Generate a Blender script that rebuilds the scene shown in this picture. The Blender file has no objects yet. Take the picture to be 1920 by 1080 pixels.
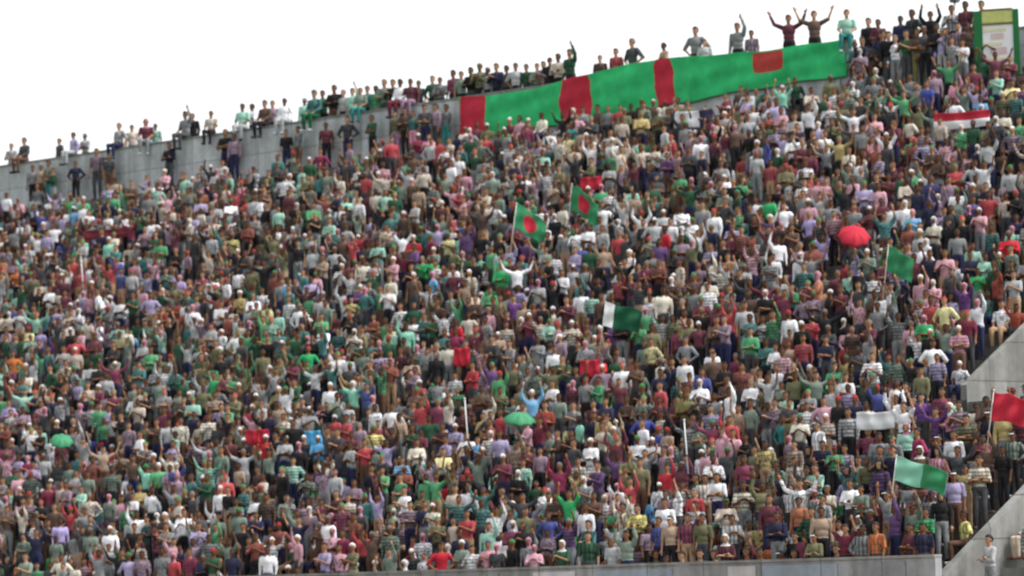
import bpy, bmesh, math, random
import numpy as np
from mathutils import Vector, Matrix, Euler
random.seed(11); RNG = np.random.default_rng(11)
sc = bpy.context.scene
col = sc.collection
R = math.radians

# ------------------------------------------------------------------ camera
F = 7400.0                                   # focal length in pixels of a 1920 wide picture
cam = bpy.data.cameras.new("camera"); camo = bpy.data.objects.new("camera", cam); col.objects.link(camo)
cam.sensor_width = 36; cam.lens = 36 * F / 1920
cam.clip_start = 1; cam.clip_end = 6000
pitch = math.atan((1075 - 540) / F); roll = R(-1.68)
camo.location = (0, 0, 1.6)
CM = Matrix.Translation((0, 0, 1.6)) @ Matrix.Rotation(math.pi / 2 + pitch, 4, 'X') @ Matrix.Rotation(-roll, 4, 'Z').inverted()
camo.matrix_world = CM
CI = CM.inverted()
cam.dof.use_dof = True; cam.dof.focus_distance = 62; cam.dof.aperture_fstop = 1.9
sc.camera = camo

def proj(p):
    q = CI @ Vector(p)
    return 960 + F * q.x / -q.z, 540 - F * q.y / -q.z, -q.z
def ray(px, py):
    d = CM.to_3x3() @ Vector(((px - 960) / F, -(py - 540) / F, -1))
    return CM.translation.copy(), d

# ------------------------------------------------------------------ stand frame
ANG = math.atan2(-.698, .716)
D0 = 140.6
ST = Matrix.Translation((0, D0, 0)) @ Matrix.Rotation(ANG, 4, 'Z')      # x = along the rows, y = up the stand, z = height
STI = ST.inverted()
NROW, RUN, WALK = 40, .635, 1.2
FRONT = -(WALK + NROW * RUN)
Z0, ZLAST, ZW, ZTOP = .80, 15.75, 16.5, 18.85
RISE = (ZLAST - Z0) / (NROW - 1)
def W(s, y, z): return ST @ Vector((s, y, z))
def s_at(px, y, z):
    a, b = -60.0, 60.0
    for _ in range(50):
        m = (a + b) / 2
        if proj(W(m, y, z))[0] < px: a = m
        else: b = m
    return (a + b) / 2
def slope_hit(px, py, lift):
    o, d = ray(px, py); o = STI @ o; d = STI.to_3x3() @ d
    # z = Z0 + (y-FRONT)*RISE/RUN + lift
    k = RISE / RUN
    t = (Z0 + (o.y - FRONT) * k + lift - o.z) / (d.z - k * d.y)
    return o + d * t
P1 = slope_hit(1828, 706, .4); P2 = slope_hit(1775, 1000, .4)
S1, K1 = P1.x, int((P1.y - FRONT) / RUN)
S2 = P2.x + 1.2
V1 = (S1, S1 + 3.4, K1, K1 + 8)
V2 = (S2, S2 + 4.5, 0, 11)
print("VOM", V1, V2, flush=True)
STEP_S = s_at(1596, 0, 18.4)

# ------------------------------------------------------------------ materials
def mat(name, build, rough=.85):
    m = bpy.data.materials.new(name); m.use_nodes = True
    nt = m.node_tree; b = nt.nodes["Principled BSDF"]; b.inputs["Roughness"].default_value = rough
    b.inputs["Specular IOR Level"].default_value = .25
    build(nt, b); return m
def nn(nt, t, **kw):
    n = nt.nodes.new(t)
    for k, v in kw.items(): setattr(n, k, v)
    return n
def noise(nt, scale, detail=4, coord="Object", stretch=None):
    tc = nn(nt, "ShaderNodeTexCoord"); n = nn(nt, "ShaderNodeTexNoise"); n.inputs["Scale"].default_value = scale; n.inputs["Detail"].default_value = detail
    src = tc.outputs[coord]
    if stretch:
        mp = nn(nt, "ShaderNodeMapping"); mp.inputs["Scale"].default_value = stretch
        nt.links.new(src, mp.inputs["Vector"]); src = mp.outputs["Vector"]
    nt.links.new(src, n.inputs["Vector"]); return n.outputs["Fac"]
def ramp(nt, fac, stops):
    r = nn(nt, "ShaderNodeValToRGB"); e = r.color_ramp.elements
    while len(e) < len(stops): e.new(.5)
    for el, (p, c) in zip(e, stops): el.position = p; el.color = (*c, 1)
    nt.links.new(fac, r.inputs["Fac"]); return r.outputs["Color"]
def mul(nt, a, b, f=1.0):
    m = nn(nt, "ShaderNodeMix", data_type='RGBA', blend_type='MULTIPLY'); m.inputs[0].default_value = f
    nt.links.new(a, m.inputs[6]); nt.links.new(b, m.inputs[7]); return m.outputs[2]
def bump(nt, b, fac, strength, dist=.02):
    n = nn(nt, "ShaderNodeBump"); n.inputs["Strength"].default_value = strength; n.inputs["Distance"].default_value = dist
    nt.links.new(fac, n.inputs["Height"]); nt.links.new(n.outputs["Normal"], b.inputs["Normal"])
def tinted(lo=.78, hi=1.1, scale=9, src="info"):
    def f(nt, b):
        if src == "info": c = nn(nt, "ShaderNodeObjectInfo").outputs["Color"]
        else:
            a = nn(nt, "ShaderNodeAttribute"); a.attribute_name = "col"; c = a.outputs["Color"]
        n = noise(nt, scale, 3)
        al = nn(nt, "ShaderNodeObjectInfo").outputs["Alpha"] if src == "info" else a.outputs["Alpha"]
        tc = nn(nt, "ShaderNodeTexCoord"); sx = nn(nt, "ShaderNodeSeparateXYZ"); nt.links.new(tc.outputs["Object"], sx.inputs[0])
        def wave(axis, fr):
            m = nn(nt, "ShaderNodeMath", operation='MULTIPLY'); m.inputs[1].default_value = fr; nt.links.new(sx.outputs[axis], m.inputs[0])
            q = nn(nt, "ShaderNodeMath", operation='SINE'); nt.links.new(m.outputs[0], q.inputs[0])
            r_ = nn(nt, "ShaderNodeMath", operation='GREATER_THAN'); r_.inputs[1].default_value = .1; nt.links.new(q.outputs[0], r_.inputs[0]); return r_.outputs[0]
        def below(t):
            m = nn(nt, "ShaderNodeMath", operation='LESS_THAN'); m.inputs[1].default_value = t; nt.links.new(al, m.inputs[0]); return m.outputs[0]
        def op(o_, p_, q_):
            m = nn(nt, "ShaderNodeMath", operation=o_); nt.links.new(p_, m.inputs[0]); nt.links.new(q_, m.inputs[1]); return m.outputs[0]
        pr = noise(nt, 16, 1); gt = nn(nt, "ShaderNodeMath", operation='GREATER_THAN'); gt.inputs[1].default_value = .55; nt.links.new(pr, gt.inputs[0])
        pat = op('MAXIMUM', op('MULTIPLY', below(.62), wave(2, 70)), op('MULTIPLY', op('SUBTRACT', below(.75), below(.5)), gt.outputs[0]))
        if src == "info": pat = op('MAXIMUM', pat, op('MULTIPLY', op('SUBTRACT', below(.85), below(.75)), wave(0, 60)))
        mx = nn(nt, "ShaderNodeMix", data_type='RGBA', blend_type='MIX'); nt.links.new(c, mx.inputs[6])
        dk = nn(nt, "ShaderNodeHueSaturation"); dk.inputs["Value"].default_value = .42; dk.inputs["Saturation"].default_value = .8; nt.links.new(c, dk.inputs["Color"])
        nt.links.new(dk.outputs[0], mx.inputs[7]); nt.links.new(pat, mx.inputs[0]); c = mx.outputs[2]
        g = ramp(nt, n, [(.3, (lo,) * 3), (.7, (hi,) * 3)])
        nt.links.new(mul(nt, c, g), b.inputs["Base Color"]); bump(nt, b, n, .35, .03)
    return f
M_CLOTH = mat("cloth", tinted(), .9)
M_SKIN = mat("skin", tinted(.92, 1.05, 14), .6)
M_HAIR = mat("hair", tinted(.7, 1.2, 40), .55)
M_CROWD = mat("crowd_cloth", tinted(src="attr"), .88)
def plain(c, v=.12, scale=6, detail=5, bm=.15, stretch=None):
    def f(nt, b):
        n = noise(nt, scale, detail, stretch=stretch)
        nt.links.new(ramp(nt, n, [(.25, tuple(x * (1 - v) for x in c)), (.75, tuple(min(1, x * (1 + v)) for x in c))]), b.inputs["Base Color"]); bump(nt, b, n, bm)
    return f
def concrete(c, streak=.25):
    def f(nt, b):
        n1 = noise(nt, .5, 6); n2 = noise(nt, 5, 6); n3 = noise(nt, 1, 5, stretch=(2.2, 2.2, .22))
        base = ramp(nt, n2, [(.2, tuple(x * .8 for x in c)), (.8, tuple(x * 1.12 for x in c))])
        big = ramp(nt, n1, [(.3, (.78,) * 3), (.65, (1.06,) * 3)])
        st = ramp(nt, n3, [(.38, (1 - streak, 1 - streak, 1 - streak * 1.1)), (.6, (1, 1, 1))])
        tc = nn(nt, "ShaderNodeTexCoord"); sx = nn(nt, "ShaderNodeSeparateXYZ"); nt.links.new(tc.outputs["Object"], sx.inputs[0])
        ad = nn(nt, "ShaderNodeMath", operation='ADD'); nt.links.new(sx.outputs[0], ad.inputs[0]); nt.links.new(sx.outputs[1], ad.inputs[1])
        cb = nn(nt, "ShaderNodeCombineXYZ"); nt.links.new(ad.outputs[0], cb.inputs[0]); nt.links.new(sx.outputs[2], cb.inputs[1])
        br = nn(nt, "ShaderNodeTexBrick"); nt.links.new(cb.outputs[0], br.inputs["Vector"]); br.inputs["Scale"].default_value = 1
        br.inputs["Color1"].default_value = (1, 1, 1, 1); br.inputs["Color2"].default_value = (.84, .84, .83, 1); br.inputs["Mortar"].default_value = (.5, .5, .49, 1)
        br.inputs["Mortar Size"].default_value = .018; br.inputs["Brick Width"].default_value = 1.9; br.inputs["Row Height"].default_value = 1.05; br.offset = 0
        st = mul(nt, st, br.outputs["Color"])
        nt.links.new(mul(nt, mul(nt, base, big), st), b.inputs["Base Color"]); bump(nt, b, n2, .25)
    return f
M_TERR = mat("terrace_concrete", concrete((.20, .19, .175)))
M_BACK = mat("painted_wall", concrete((.60, .63, .66), .28))
M_FRONT = mat("front_wall_paint", concrete((.36, .375, .39), .35))
M_VOM = mat("tunnel_concrete", concrete((.33, .33, .32), .35))
M_GROUND = mat("ground_turf", plain((.06, .10, .03), .35, 3))
M_TRACK = mat("track", plain((.22, .15, .11), .15, 5))
M_GREEN = mat("flag_green", plain((.03, .45, .15), .24, 2.2), .8)
M_RED = mat("flag_red", plain((.47, .022, .045), .18, 3), .75)
M_RUST = mat("flag_rust", plain((.42, .045, .04), .2, 4), .75)
M_UGREEN = mat("umbrella_green", plain((.05, .25, .12), .2, 4), .6)
M_FGREEN = mat("flag_faded_green", plain((.035, .22, .095), .25, 3), .8)
M_DGREEN = mat("flag_dark_green", plain((.008, .085, .04), .15, 3), .75)
M_MINT = mat("cloth_mint", plain((.22, .50, .38), .15, 3), .75)
M_WHITE = mat("white_cloth", plain((.70, .70, .72), .08, 3), .75)
M_NAVY = mat("navy_cloth", plain((.03, .03, .07), .12, 3), .75)
M_POLE = mat("pole_paint", plain((.62, .62, .60), .1, 3), .5)
M_STEEL = mat("dark_steel", plain((.10, .105, .11), .2, 5), .5)
M_SIGNG = mat("sign_green", plain((.01, .13, .035), .12, 3), .5)
M_YEL = mat("sign_yellow", plain((.46, .48, .17), .2, 5), .5)
M_OLIVE = mat("sign_olive", plain((.16, .14, .03), .12, 3), .5)

# ------------------------------------------------------------------ mesh helpers
def link(name, me, parent=None, m=None):
    o = bpy.data.objects.new(name, me); col.objects.link(o)
    if m is not None and me is not None:
        if not me.materials: me.materials.append(m)
    if parent: o.parent = parent
    return o
def tag(o, label=None, cat=None, group=None, kind=None):
    if label: o["label"] = label
    if cat: o["category"] = cat
    if group: o["group"] = group
    if kind: o["kind"] = kind
    return o
def bm_box(bm, x0, x1, y0, y1, z0, z1, bev=0):
    r = bmesh.ops.create_cube(bm, size=1)
    for v in r['verts']:
        v.co = Vector((x0 + (v.co.x + .5) * (x1 - x0), y0 + (v.co.y + .5) * (y1 - y0), z0 + (v.co.z + .5) * (z1 - z0)))
    if bev:
        es = list({e for v in r['verts'] for e in v.link_edges}); bmesh.ops.bevel(bm, geom=es, offset=bev, segments=2, affect='EDGES')
def bm_tube(bm, a, b, ra, rb=None, seg=10):
    a, b = Vector(a), Vector(b); d = b - a
    if rb is None: rb = ra
    m = Matrix.Translation((a + b) / 2) @ d.to_track_quat('Z', 'Y').to_matrix().to_4x4()
    bmesh.ops.create_cone(bm, cap_ends=True, segments=seg, radius1=ra, radius2=rb, depth=d.length, matrix=m)
def bm_ball(bm, c, r, seg=14):
    if isinstance(r, (int, float)): r = (r, r, r)
    bmesh.ops.create_uvsphere(bm, u_segments=seg, v_segments=max(6, seg * 2 // 3), radius=1, matrix=Matrix.Translation(c) @ Matrix.Diagonal((*r, 1)))
def done(bm, name, smooth=False):
    bmesh.ops.recalc_face_normals(bm, faces=bm.faces)
    me = bpy.data.meshes.new(name); bm.to_mesh(me); bm.free()
    if smooth:
        for p in me.polygons: p.use_smooth = True
    return me
def bm_prism(bm, poly, s0, s1):
    """poly of (y,z) points pushed from s0 to s1 along x"""
    a = [bm.verts.new((s0, y, z)) for y, z in poly]; b = [bm.verts.new((s1, y, z)) for y, z in poly]
    bm.faces.new(a); bm.faces.new(b[::-1])
    for i in range(len(poly)):
        j = (i + 1) % len(poly); bm.faces.new((a[i], b[i], b[j], a[j]))

# ------------------------------------------------------------------ figures
def V(*a): return Vector(a)
def hand_prims(el, wr, side, curl):
    """palm, four unequal bent fingers and a thumb leaving the side of the palm"""
    d = (wr - el).normalized()
    up = V(0, 0, 1) if abs(d.z) < .8 else V(0, -1, 0)
    acr = d.cross(up).normalized(); nrm = acr.cross(d).normalized()
    P = [('cap', wr, wr + d * .085, .026, .034, 'hand')]
    pal = wr + d * .085
    for i, L in enumerate((.066, .078, .072, .055)):
        b = pal + acr * (i - 1.5) * .019
        m = b + d * L * .5 - nrm * curl * .012; t = m + d * L * .45 - nrm * curl * .032
        P += [('cap', b, m, .0092, .0088, 'hand'), ('cap', m, t, .0088, .0075, 'hand')]
    th = wr + d * .03 + acr * side * .03; t1 = th + d * .035 + acr * side * .028; t2 = t1 + d * .032 + acr * side * .006
    P += [('cap', th, t1, .012, .0105, 'hand'), ('cap', t1, t2, .0105, .0085, 'hand')]
    return P
POSES = {
 'down': dict(el=[V(.235, .02, 1.14), V(-.235, .02, 1.14)], wr=[V(.235, -.05, .90), V(-.235, -.05, .90)]),
 'up2': dict(el=[V(.30, -.05, 1.58), V(-.30, -.05, 1.58)], wr=[V(.25, -.10, 1.82), V(-.25, -.10, 1.82)]),
 'wide': dict(el=[V(.40, -.04, 1.50), V(-.40, -.04, 1.50)], wr=[V(.50, -.08, 1.74), V(-.50, -.08, 1.74)]),
 'up1': dict(el=[V(.27, -.07, 1.60), V(-.235, .02, 1.14)], wr=[V(.20, -.12, 1.84), V(-.235, -.06, .90)]),
 'clap': dict(el=[V(.25, -.10, 1.17), V(-.25, -.10, 1.17)], wr=[V(.07, -.30, 1.28), V(-.07, -.30, 1.28)]),
 'fold': dict(el=[V(.25, -.07, 1.14), V(-.25, -.07, 1.14)], wr=[V(-.05, -.19, 1.17), V(.05, -.175, 1.20)]),
 'hips': dict(el=[V(.38, .06, 1.16), V(-.38, .06, 1.16)], wr=[V(.21, -.05, 1.02), V(-.21, -.05, 1.02)]),
 'sit': dict(sit=True, el=[V(.24, -.03, .72), V(-.24, -.03, .72)], wr=[V(.15, -.25, .60), V(-.15, -.25, .60)]),
 'situp': dict(sit=True, el=[V(.28, -.06, 1.10), V(-.24, -.03, .72)], wr=[V(.22, -.10, 1.34), V(-.15, -.25, .60)]),
 'sitlean': dict(sit=True, el=[V(.29, .05, .73), V(-.29, .05, .73)], wr=[V(.27, -.02, .50), V(-.27, -.02, .50)]),
}
def prims(pose):
    p = POSES[pose]; sit = p.get('sit'); P = []
    dz = -.46 if sit else 0
    C = lambda a, b, ra, rb, t: P.append(('cap', a, b, ra, rb, t))
    E = lambda c, r, t: P.append(('ell', c, V(*r), t))
    E(V(0, .01, .97 + dz), (.165, .115, .13), 'hips'); E(V(0, .0, 1.13 + dz), (.148, .105, .16), 'torso')
    E(V(0, .0, 1.30 + dz), (.178, .118, .17), 'torso'); E(V(0, .015, 1.40 + dz), (.165, .085, .075), 'torso')
    C(V(0, .01, 1.42 + dz), V(0, -.005, 1.56 + dz), .06, .052, 'neck')
    hz = 1.63 + dz
    E(V(0, -.01, hz + .02), (.076, .094, .098), 'head'); E(V(0, -.04, hz - .05), (.056, .058, .062), 'head')
    E(V(0, -.105, hz - .012), (.013, .017, .02), 'head')
    for q in (1, -1): E(V(q * .076, .0, hz - .005), (.012, .02, .032), 'head')
    for q in (0, 1):
        sg = 1 if q == 0 else -1
        sh = V(sg * .182, .01, 1.40 + dz); el = p['el'][q]; wr = p['wr'][q]
        C(sh, sh.lerp(el, .6), .058, .05, 'uparm'); C(sh.lerp(el, .6), el, .05, .042, 'midarm'); C(el, wr, .041, .028, 'forearm')
        P.extend(hand_prims(el, wr, -sg, .7))
        if sit:
            hp = V(sg * .09, .0, .50); kn = V(sg * .13, -.42, .50); an = V(sg * .12, -.40, .09)
        else:
            hp = V(sg * .088, .01, .92); kn = V(sg * .1, -.02, .50); an = V(sg * .105, .02, .09)
        C(hp, kn, .088, .06, 'thigh'); C(kn, kn.lerp(an, .4), .055, .056, 'shin'); C(kn.lerp(an, .4), an, .056, .04, 'shin')
        C(an + V(0, .02, -.045), an + V(sg * .02, -.15, -.055), .042, .034, 'foot')
    return P
def region_of(pts, P):
    best = np.full(len(pts), 9.); reg = np.zeros(len(pts), dtype=object)
    for q in P:
        if q[0] == 'cap':
            a, b = np.array(q[1]), np.array(q[2]); d = b - a; t = np.clip(((pts - a) @ d) / (d @ d), 0, 1)
            dist = np.linalg.norm(pts - a - t[:, None] * d, axis=1) - (q[3] + (q[4] - q[3]) * t); tg = q[5]
        else:
            c, r = np.array(q[1]), np.array(q[2]); k = np.linalg.norm((pts - c) / r, axis=1); dist = (k - 1) * r.min(); tg = q[3]
        w = dist < best; best[w] = dist[w]; reg[w] = tg
    return reg
def grow(P, voxel, smooth, ratio):
    bm = bmesh.new()
    for q in P:
        if q[0] == 'cap':
            bm_tube(bm, q[1], q[2], q[3], q[4], 12); bm_ball(bm, q[1], q[3], 12); bm_ball(bm, q[2], q[4], 12)
        else: bm_ball(bm, q[1], tuple(q[2]), 18)
    me = done(bm, "tmp"); o = bpy.data.objects.new("tmp", me); col.objects.link(o)
    m = o.modifiers.new("r", 'REMESH'); m.mode = 'VOXEL'; m.voxel_size = voxel
    s = o.modifiers.new("s", 'SMOOTH'); s.factor = .5; s.iterations = smooth
    if ratio < 1:
        d = o.modifiers.new("d", 'DECIMATE'); d.ratio = ratio
    dg = bpy.context.evaluated_depsgraph_get(); dg.update()
    res = bpy.data.meshes.new_from_object(o.evaluated_get(dg), depsgraph=dg)
    bpy.data.objects.remove(o); bpy.data.meshes.remove(me)
    return res
def arrays(me):
    n = len(me.vertices); co = np.empty(n * 3); me.vertices.foreach_get("co", co); co = co.reshape(-1, 3)
    no = np.empty(n * 3); me.vertices.foreach_get("normal", no)
    return co, no.reshape(-1, 3)
def is_hair(co, sit, kind='hair'):
    hz = 1.63 - (.46 if sit else 0)
    x, y, z = co[:, 0], co[:, 1], co[:, 2] - hz
    return (z > .052 - .95 * np.clip(y + .03, 0, .13)) & (z > -.08) & ~((y < -.055) & (z < .058))
def submesh(me, co, no, keep, off, name, m):
    faces = [tuple(p.vertices) for p in me.polygons]
    sel = [f for f in faces if all(keep[i] for i in f)]
    used = sorted({i for f in sel for i in f}); mp = {v: i for i, v in enumerate(used)}
    nm = bpy.data.meshes.new(name); nm.from_pydata([tuple(co[i] + no[i] * off) for i in used], [], [tuple(mp[i] for i in f) for f in sel]); nm.update()
    for p in nm.polygons: p.use_smooth = True
    nm.materials.append(m); return nm
M_EYE = mat("eye", plain((.012, .01, .01), .1), .3)
TPL, LOW = {}, {}
SHIRT = {'torso', 'uparm', 'midarm'}; LEGS = {'hips', 'thigh', 'shin'}
for pose in POSES:
    P = prims(pose); sit = bool(POSES[pose].get('sit')); dz = -.46 if sit else 0
    me = grow(P, .0095, 3, .30); co, no = arrays(me); reg = region_of(co, P)
    me.name = "person_body"; me.materials.clear(); me.materials.append(M_SKIN); me.materials.append(M_EYE)
    hz = 1.63 + dz
    for p in me.polygons:
        p.use_smooth = True
        c = p.center
        if c.y < -.06 and (abs(abs(c.x) - .032) < .013 and abs(c.z - hz - .012) < .008): p.material_index = 1
    sh = np.isin(reg, list(SHIRT)) | ((reg == 'neck') & (co[:, 2] < 1.455 + dz)) | ((reg == 'hips') & (co[:, 2] > 1.0 + dz) & (not sit))
    tr = np.isin(reg, list(LEGS)) | ((reg == 'torso') & (co[:, 2] < 1.06 + dz))
    ft = (reg == 'foot')
    head = (reg == 'head')
    hair = head & is_hair(co, sit)
    scarf = (head & ~((co[:, 1] < -.045) & (co[:, 2] < hz + .065) & (np.abs(co[:, 0]) < .062) & (co[:, 2] > hz - .095))) | (reg == 'neck') | ((reg == 'torso') & (co[:, 2] > 1.41 + dz) & (np.abs(co[:, 0]) < .15))
    T = dict(body=me, shirt=submesh(me, co, no, sh, .014, "shirt", M_CLOTH), longshirt=submesh(me, co, no, sh | (reg == 'forearm'), .014, "long_shirt", M_CLOTH),
             trousers=submesh(me, co, no, tr, .010, "trousers", M_CLOTH), shoes=[submesh(me, co, no, ft & (co[:, 0] * q_ > 0), .008, "shoe", M_CLOTH) for q_ in (1, -1)],
             hair=submesh(me, co, no, hair, .019, "hair", M_HAIR), scarf=submesh(me, co, no, scarf, .02, "headscarf", M_CLOTH), sit=sit)
    capm = submesh(me, co, no, hair & (co[:, 2] > hz + .03), .015, "cap", M_CLOTH)
    bm = bmesh.new(); bm.from_mesh(capm)
    r = bmesh.ops.create_cone(bm, cap_ends=True, segments=16, radius1=.07, radius2=.066, depth=.012, matrix=Matrix.Translation((0, -.115, hz + .062)) @ Matrix.Rotation(R(12), 4, 'X'))
    bm.to_mesh(capm); bm.free()
    for p in capm.polygons: p.use_smooth = True
    T['cap'] = capm
    T['hand'] = POSES[pose]['wr'][0] + (POSES[pose]['wr'][0] - POSES[pose]['el'][0]).normalized() * .09
    TPL[pose] = T
    lo = grow(P, .021, 2, 1.0)
    n = sum(len(p.vertices) - 2 for p in lo.polygons)
    bpy.data.meshes.remove(lo)
    lo = grow(P, .021, 2, 560.0 / n)
    lo.calc_loop_triangles()
    lco, lno = arrays(lo); tri = np.array([t.vertices[:] for t in lo.loop_triangles])
    lreg = region_of(lco, P); lh = (lreg == 'head') & is_hair(lco, sit)
    code = np.zeros(len(lco), int)                              # 0 skin 1 shirt 2 trousers 3 shoes 4 hair 5 sleeve
    code[np.isin(lreg, list(SHIRT)) | ((lreg == 'neck') & (lco[:, 2] < 1.47 + dz)) | ((lreg == 'hips') & (lco[:, 2] > 1.0 + dz) & (not sit))] = 1
    code[np.isin(lreg, list(LEGS)) & (code == 0)] = 2; code[lreg == 'foot'] = 3; code[lh] = 4; code[lreg == 'forearm'] = 5
    sc_ = (lreg == 'neck') | ((lreg == 'head') & ~((lco[:, 1] < -.05) & (lco[:, 2] < hz + .06) & (lco[:, 2] > hz - .09)))
    push = np.where(np.isin(code, (1, 2)), .013, np.where(code == 4, .013, 0))
    LOW[pose] = (lco + lno * push[:, None], tri, code, sc_)
    bpy.data.meshes.remove(lo)

# ------------------------------------------------------------------ colours
def lin(h):
    c = [int(h[i:i + 2], 16) / 255 for i in (0, 2, 4)]
    return tuple(((x + .055) / 1.055) ** 2.4 if x > .04 else x / 12.92 for x in c)
PAL = {'white': 'e6e6ec', 'cream': 'd2c9b4', 'light grey': 'a9abae', 'grey': '808386', 'charcoal': '45464a', 'black': '232226', 'navy': '2a2c4c',
       'royal blue': '4450a0', 'sky blue': '5aa6d8', 'teal': '2f7a78', 'mint': '86c9b0', 'green': '2fa060', 'dark green': '1c5a3a', 'olive': '6d6c42',
       'mustard': 'b09a48', 'yellow': 'd8cf7c', 'orange': 'c06a34', 'rust': '8a4030', 'red': 'c02234', 'maroon': '6c2a3c', 'pink': 'd090a4', 'mauve': '93768c',
       'purple': '66407c', 'lavender': 'a698c8', 'brown': '604638', 'tan': 'a88a6e', 'beige': 'bfae9c', 'grey green': '6f8474', 'wine': '842c4e'}
PALL = {k: lin(v) for k, v in PAL.items()}
FAM = {  # weights by colour family, mixed by place
 'base': dict(white=14, cream=5, grey=10, charcoal=10, black=9, navy=5, teal=3, mint=4, green=4.5, olive=4, maroon=4.5, mauve=6, lavender=4.5, brown=4.5, tan=3, beige=5, pink=4, red=2.6, rust=2, wine=2, mustard=1.3, orange=.7, yellow=.7, purple=1.6, **{'light grey': 11, 'sky blue': 1, 'royal blue': 1.2, 'dark green': 5, 'grey green': 8}),
 'green': dict(green=7, mint=4, teal=6, olive=3, white=5, grey=3, charcoal=4, black=4, **{'dark green': 9, 'grey green': 7, 'light grey': 3}),
 'red': dict(red=5, maroon=7, wine=4, pink=5, brown=5, beige=3, rust=4, mauve=3, charcoal=4, black=4, white=3),
 'violet': dict(lavender=5, mauve=5, navy=7, purple=3, white=6, grey=5, charcoal=5, black=4, **{'royal blue': 3, 'light grey': 5}),
 'earth': dict(brown=8, tan=4, olive=7, beige=3, mustard=2.5, rust=3, cream=4, charcoal=6, grey=4, black=6)}
GRID = RNG.random((40, 40, 3))
def field(px, py, k, cell):
    u, v = px / cell + 7, py / cell + 7; i, j = int(u) % 38, int(v) % 38; a, b = u - int(u), v - int(v)
    g = GRID[:, :, k]; return (g[i, j] * (1 - a) + g[i + 1, j] * a) * (1 - b) + (g[i, j + 1] * (1 - a) + g[i + 1, j + 1] * a) * b
def pick(px, py):
    f = field(px, py, 0, 75); f2 = field(px, py, 1, 75)
    fam = 'base'
    if random.random() < .52: fam = 'green' if f > .66 else 'red' if f < .33 else 'violet' if f2 > .66 else 'earth' if f2 < .36 else 'base'
    d = FAM[fam]; return random.choices(list(d), list(d.values()))[0]
SKINS = [lin(h) for h in ('8a6248', '7a543c', '9a7054', '68462f', 'a67e62', '5c3e2c')]
HEADS = {'black hair': ('hair', lin('18161a')), 'grey hair': ('hair', lin('6a6866')), 'brown hair': ('hair', lin('30221a')), 'white cap': ('cap', lin('d6d6d6')), 'red cap': ('cap', lin('a82434')),
         'green cap': ('cap', lin('1f7a4a')), 'navy cap': ('cap', lin('26284a')), 'pink headscarf': ('scarf', lin('b87f92')), 'black headscarf': ('scarf', lin('222026')), 'white headscarf': ('scarf', lin('c8c4c0'))}
HEADW = [58, 4, 10, 7, 4, 5, 3, 3, 3, 3]
POSEW = {'down': 17, 'up2': 4, 'wide': 2.5, 'up1': 7, 'clap': 12, 'fold': 9, 'hips': 5, 'sit': 20, 'situp': 6, 'sitlean': 10}
POSET = {'down': 'arms down', 'up2': 'both arms up', 'wide': 'arms spread high', 'up1': 'one arm up', 'clap': 'clapping', 'fold': 'arms folded', 'hips': 'hands on hips',
         'sit': 'seated', 'situp': 'seated waving', 'sitlean': 'seated leaning back'}
TROU = ['navy', 'charcoal', 'black', 'brown', 'black', 'tan', 'navy', 'charcoal', 'grey', 'black']
ORD = 'first second third fourth fifth sixth seventh eighth ninth tenth eleventh twelfth thirteenth fourteenth fifteenth sixteenth seventeenth eighteenth nineteenth twentieth'.split()

def c4(c): return (*c, 1)
def worn(name, seen):
    c = PALL[name]; l = .3 * c[0] + .6 * c[1] + .1 * c[2]; f = .04 if seen else .30
    return tuple(x * (1 - f) + l * f for x in c)
def person(s, y, z, yaw, sc_, pose, shirt, trou, head, skin, long=False, seen=False):
    T = TPL[pose]
    b = link("person", T['body']); b.matrix_world = Matrix.Translation(W(s, y, z)) @ Matrix.Rotation(ANG + yaw, 4, 'Z') @ Matrix.Scale(sc_, 4); b.color = c4(skin)
    jit = random.uniform(.85, 1.12)
    o = link("shirt", T['longshirt' if long else 'shirt'], b); o.color = (*[x * jit for x in worn(shirt, seen)], random.choice((1, 1, 1, .55, .7, .8)))
    o = link("trousers", T['trousers'], b); o.color = c4(PALL[trou])
    sc_c = c4(PALL[random.choice(['black', 'charcoal', 'brown', 'light grey'])])
    for m_ in T['shoes']: o = link("shoe", m_, b); o.color = sc_c
    kind, hc = HEADS[head]
    o = link({'hair': 'hair', 'cap': 'cap', 'scarf': 'headscarf'}[kind], T[kind], b); o.color = c4(hc)
    if kind == 'cap':
        o = link("hair", T['hair'], b); o.color = c4(lin('18161a')); o.scale = (.99, .99, 1); 
    return b

# ------------------------------------------------------------------ crowd layout
folk = []
Y_ROW = lambda i: FRONT + (i + .5) * RUN
Z_ROW = lambda i: Z0 + i * RISE
for i in range(NROW):
    y, z = Y_ROW(i), Z_ROW(i)
    sa, sb = s_at(-150, y, z), s_at(2060, y, z)
    s = sa + random.random() * .4
    while s < sb:
        s += random.uniform(.37, .58)
        for v in (V1, V2):
            if v[0] - .62 < s < v[1] + .3 and v[2] - (3 if v is V1 else 0) <= i < v[3]: break
        else:
            px, py, d = proj(W(s, y, z + 1.3))
            if random.random() > .80 + .28 * (field(px, py, 2, 60) - .5) + (.14 if i < 2 else .09 if i < 18 else .03): continue
            if i == NROW - 1 and random.random() < .35: continue
            folk.append(dict(row=i, s=s, y=y + random.uniform(-.17, .13), z=z, px=px, py=py, d=d, shirt=pick(px, py)))
y, z, s = -1.03, ZW, s_at(-100, -1, ZW)
while s < s_at(2040, -1, ZW):
    s += random.uniform(.42, .7)
    px, py, d = proj(W(s, y, z + 1.3))
    if random.random() < (.75 if 850 < px < 1600 else .07 if px < 850 else .4):
        folk.append(dict(row=NROW, s=s, y=y + random.uniform(-.1, .06), z=z, px=px, py=py, d=d, shirt=pick(px, py), low=850 < px < 1600))
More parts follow.
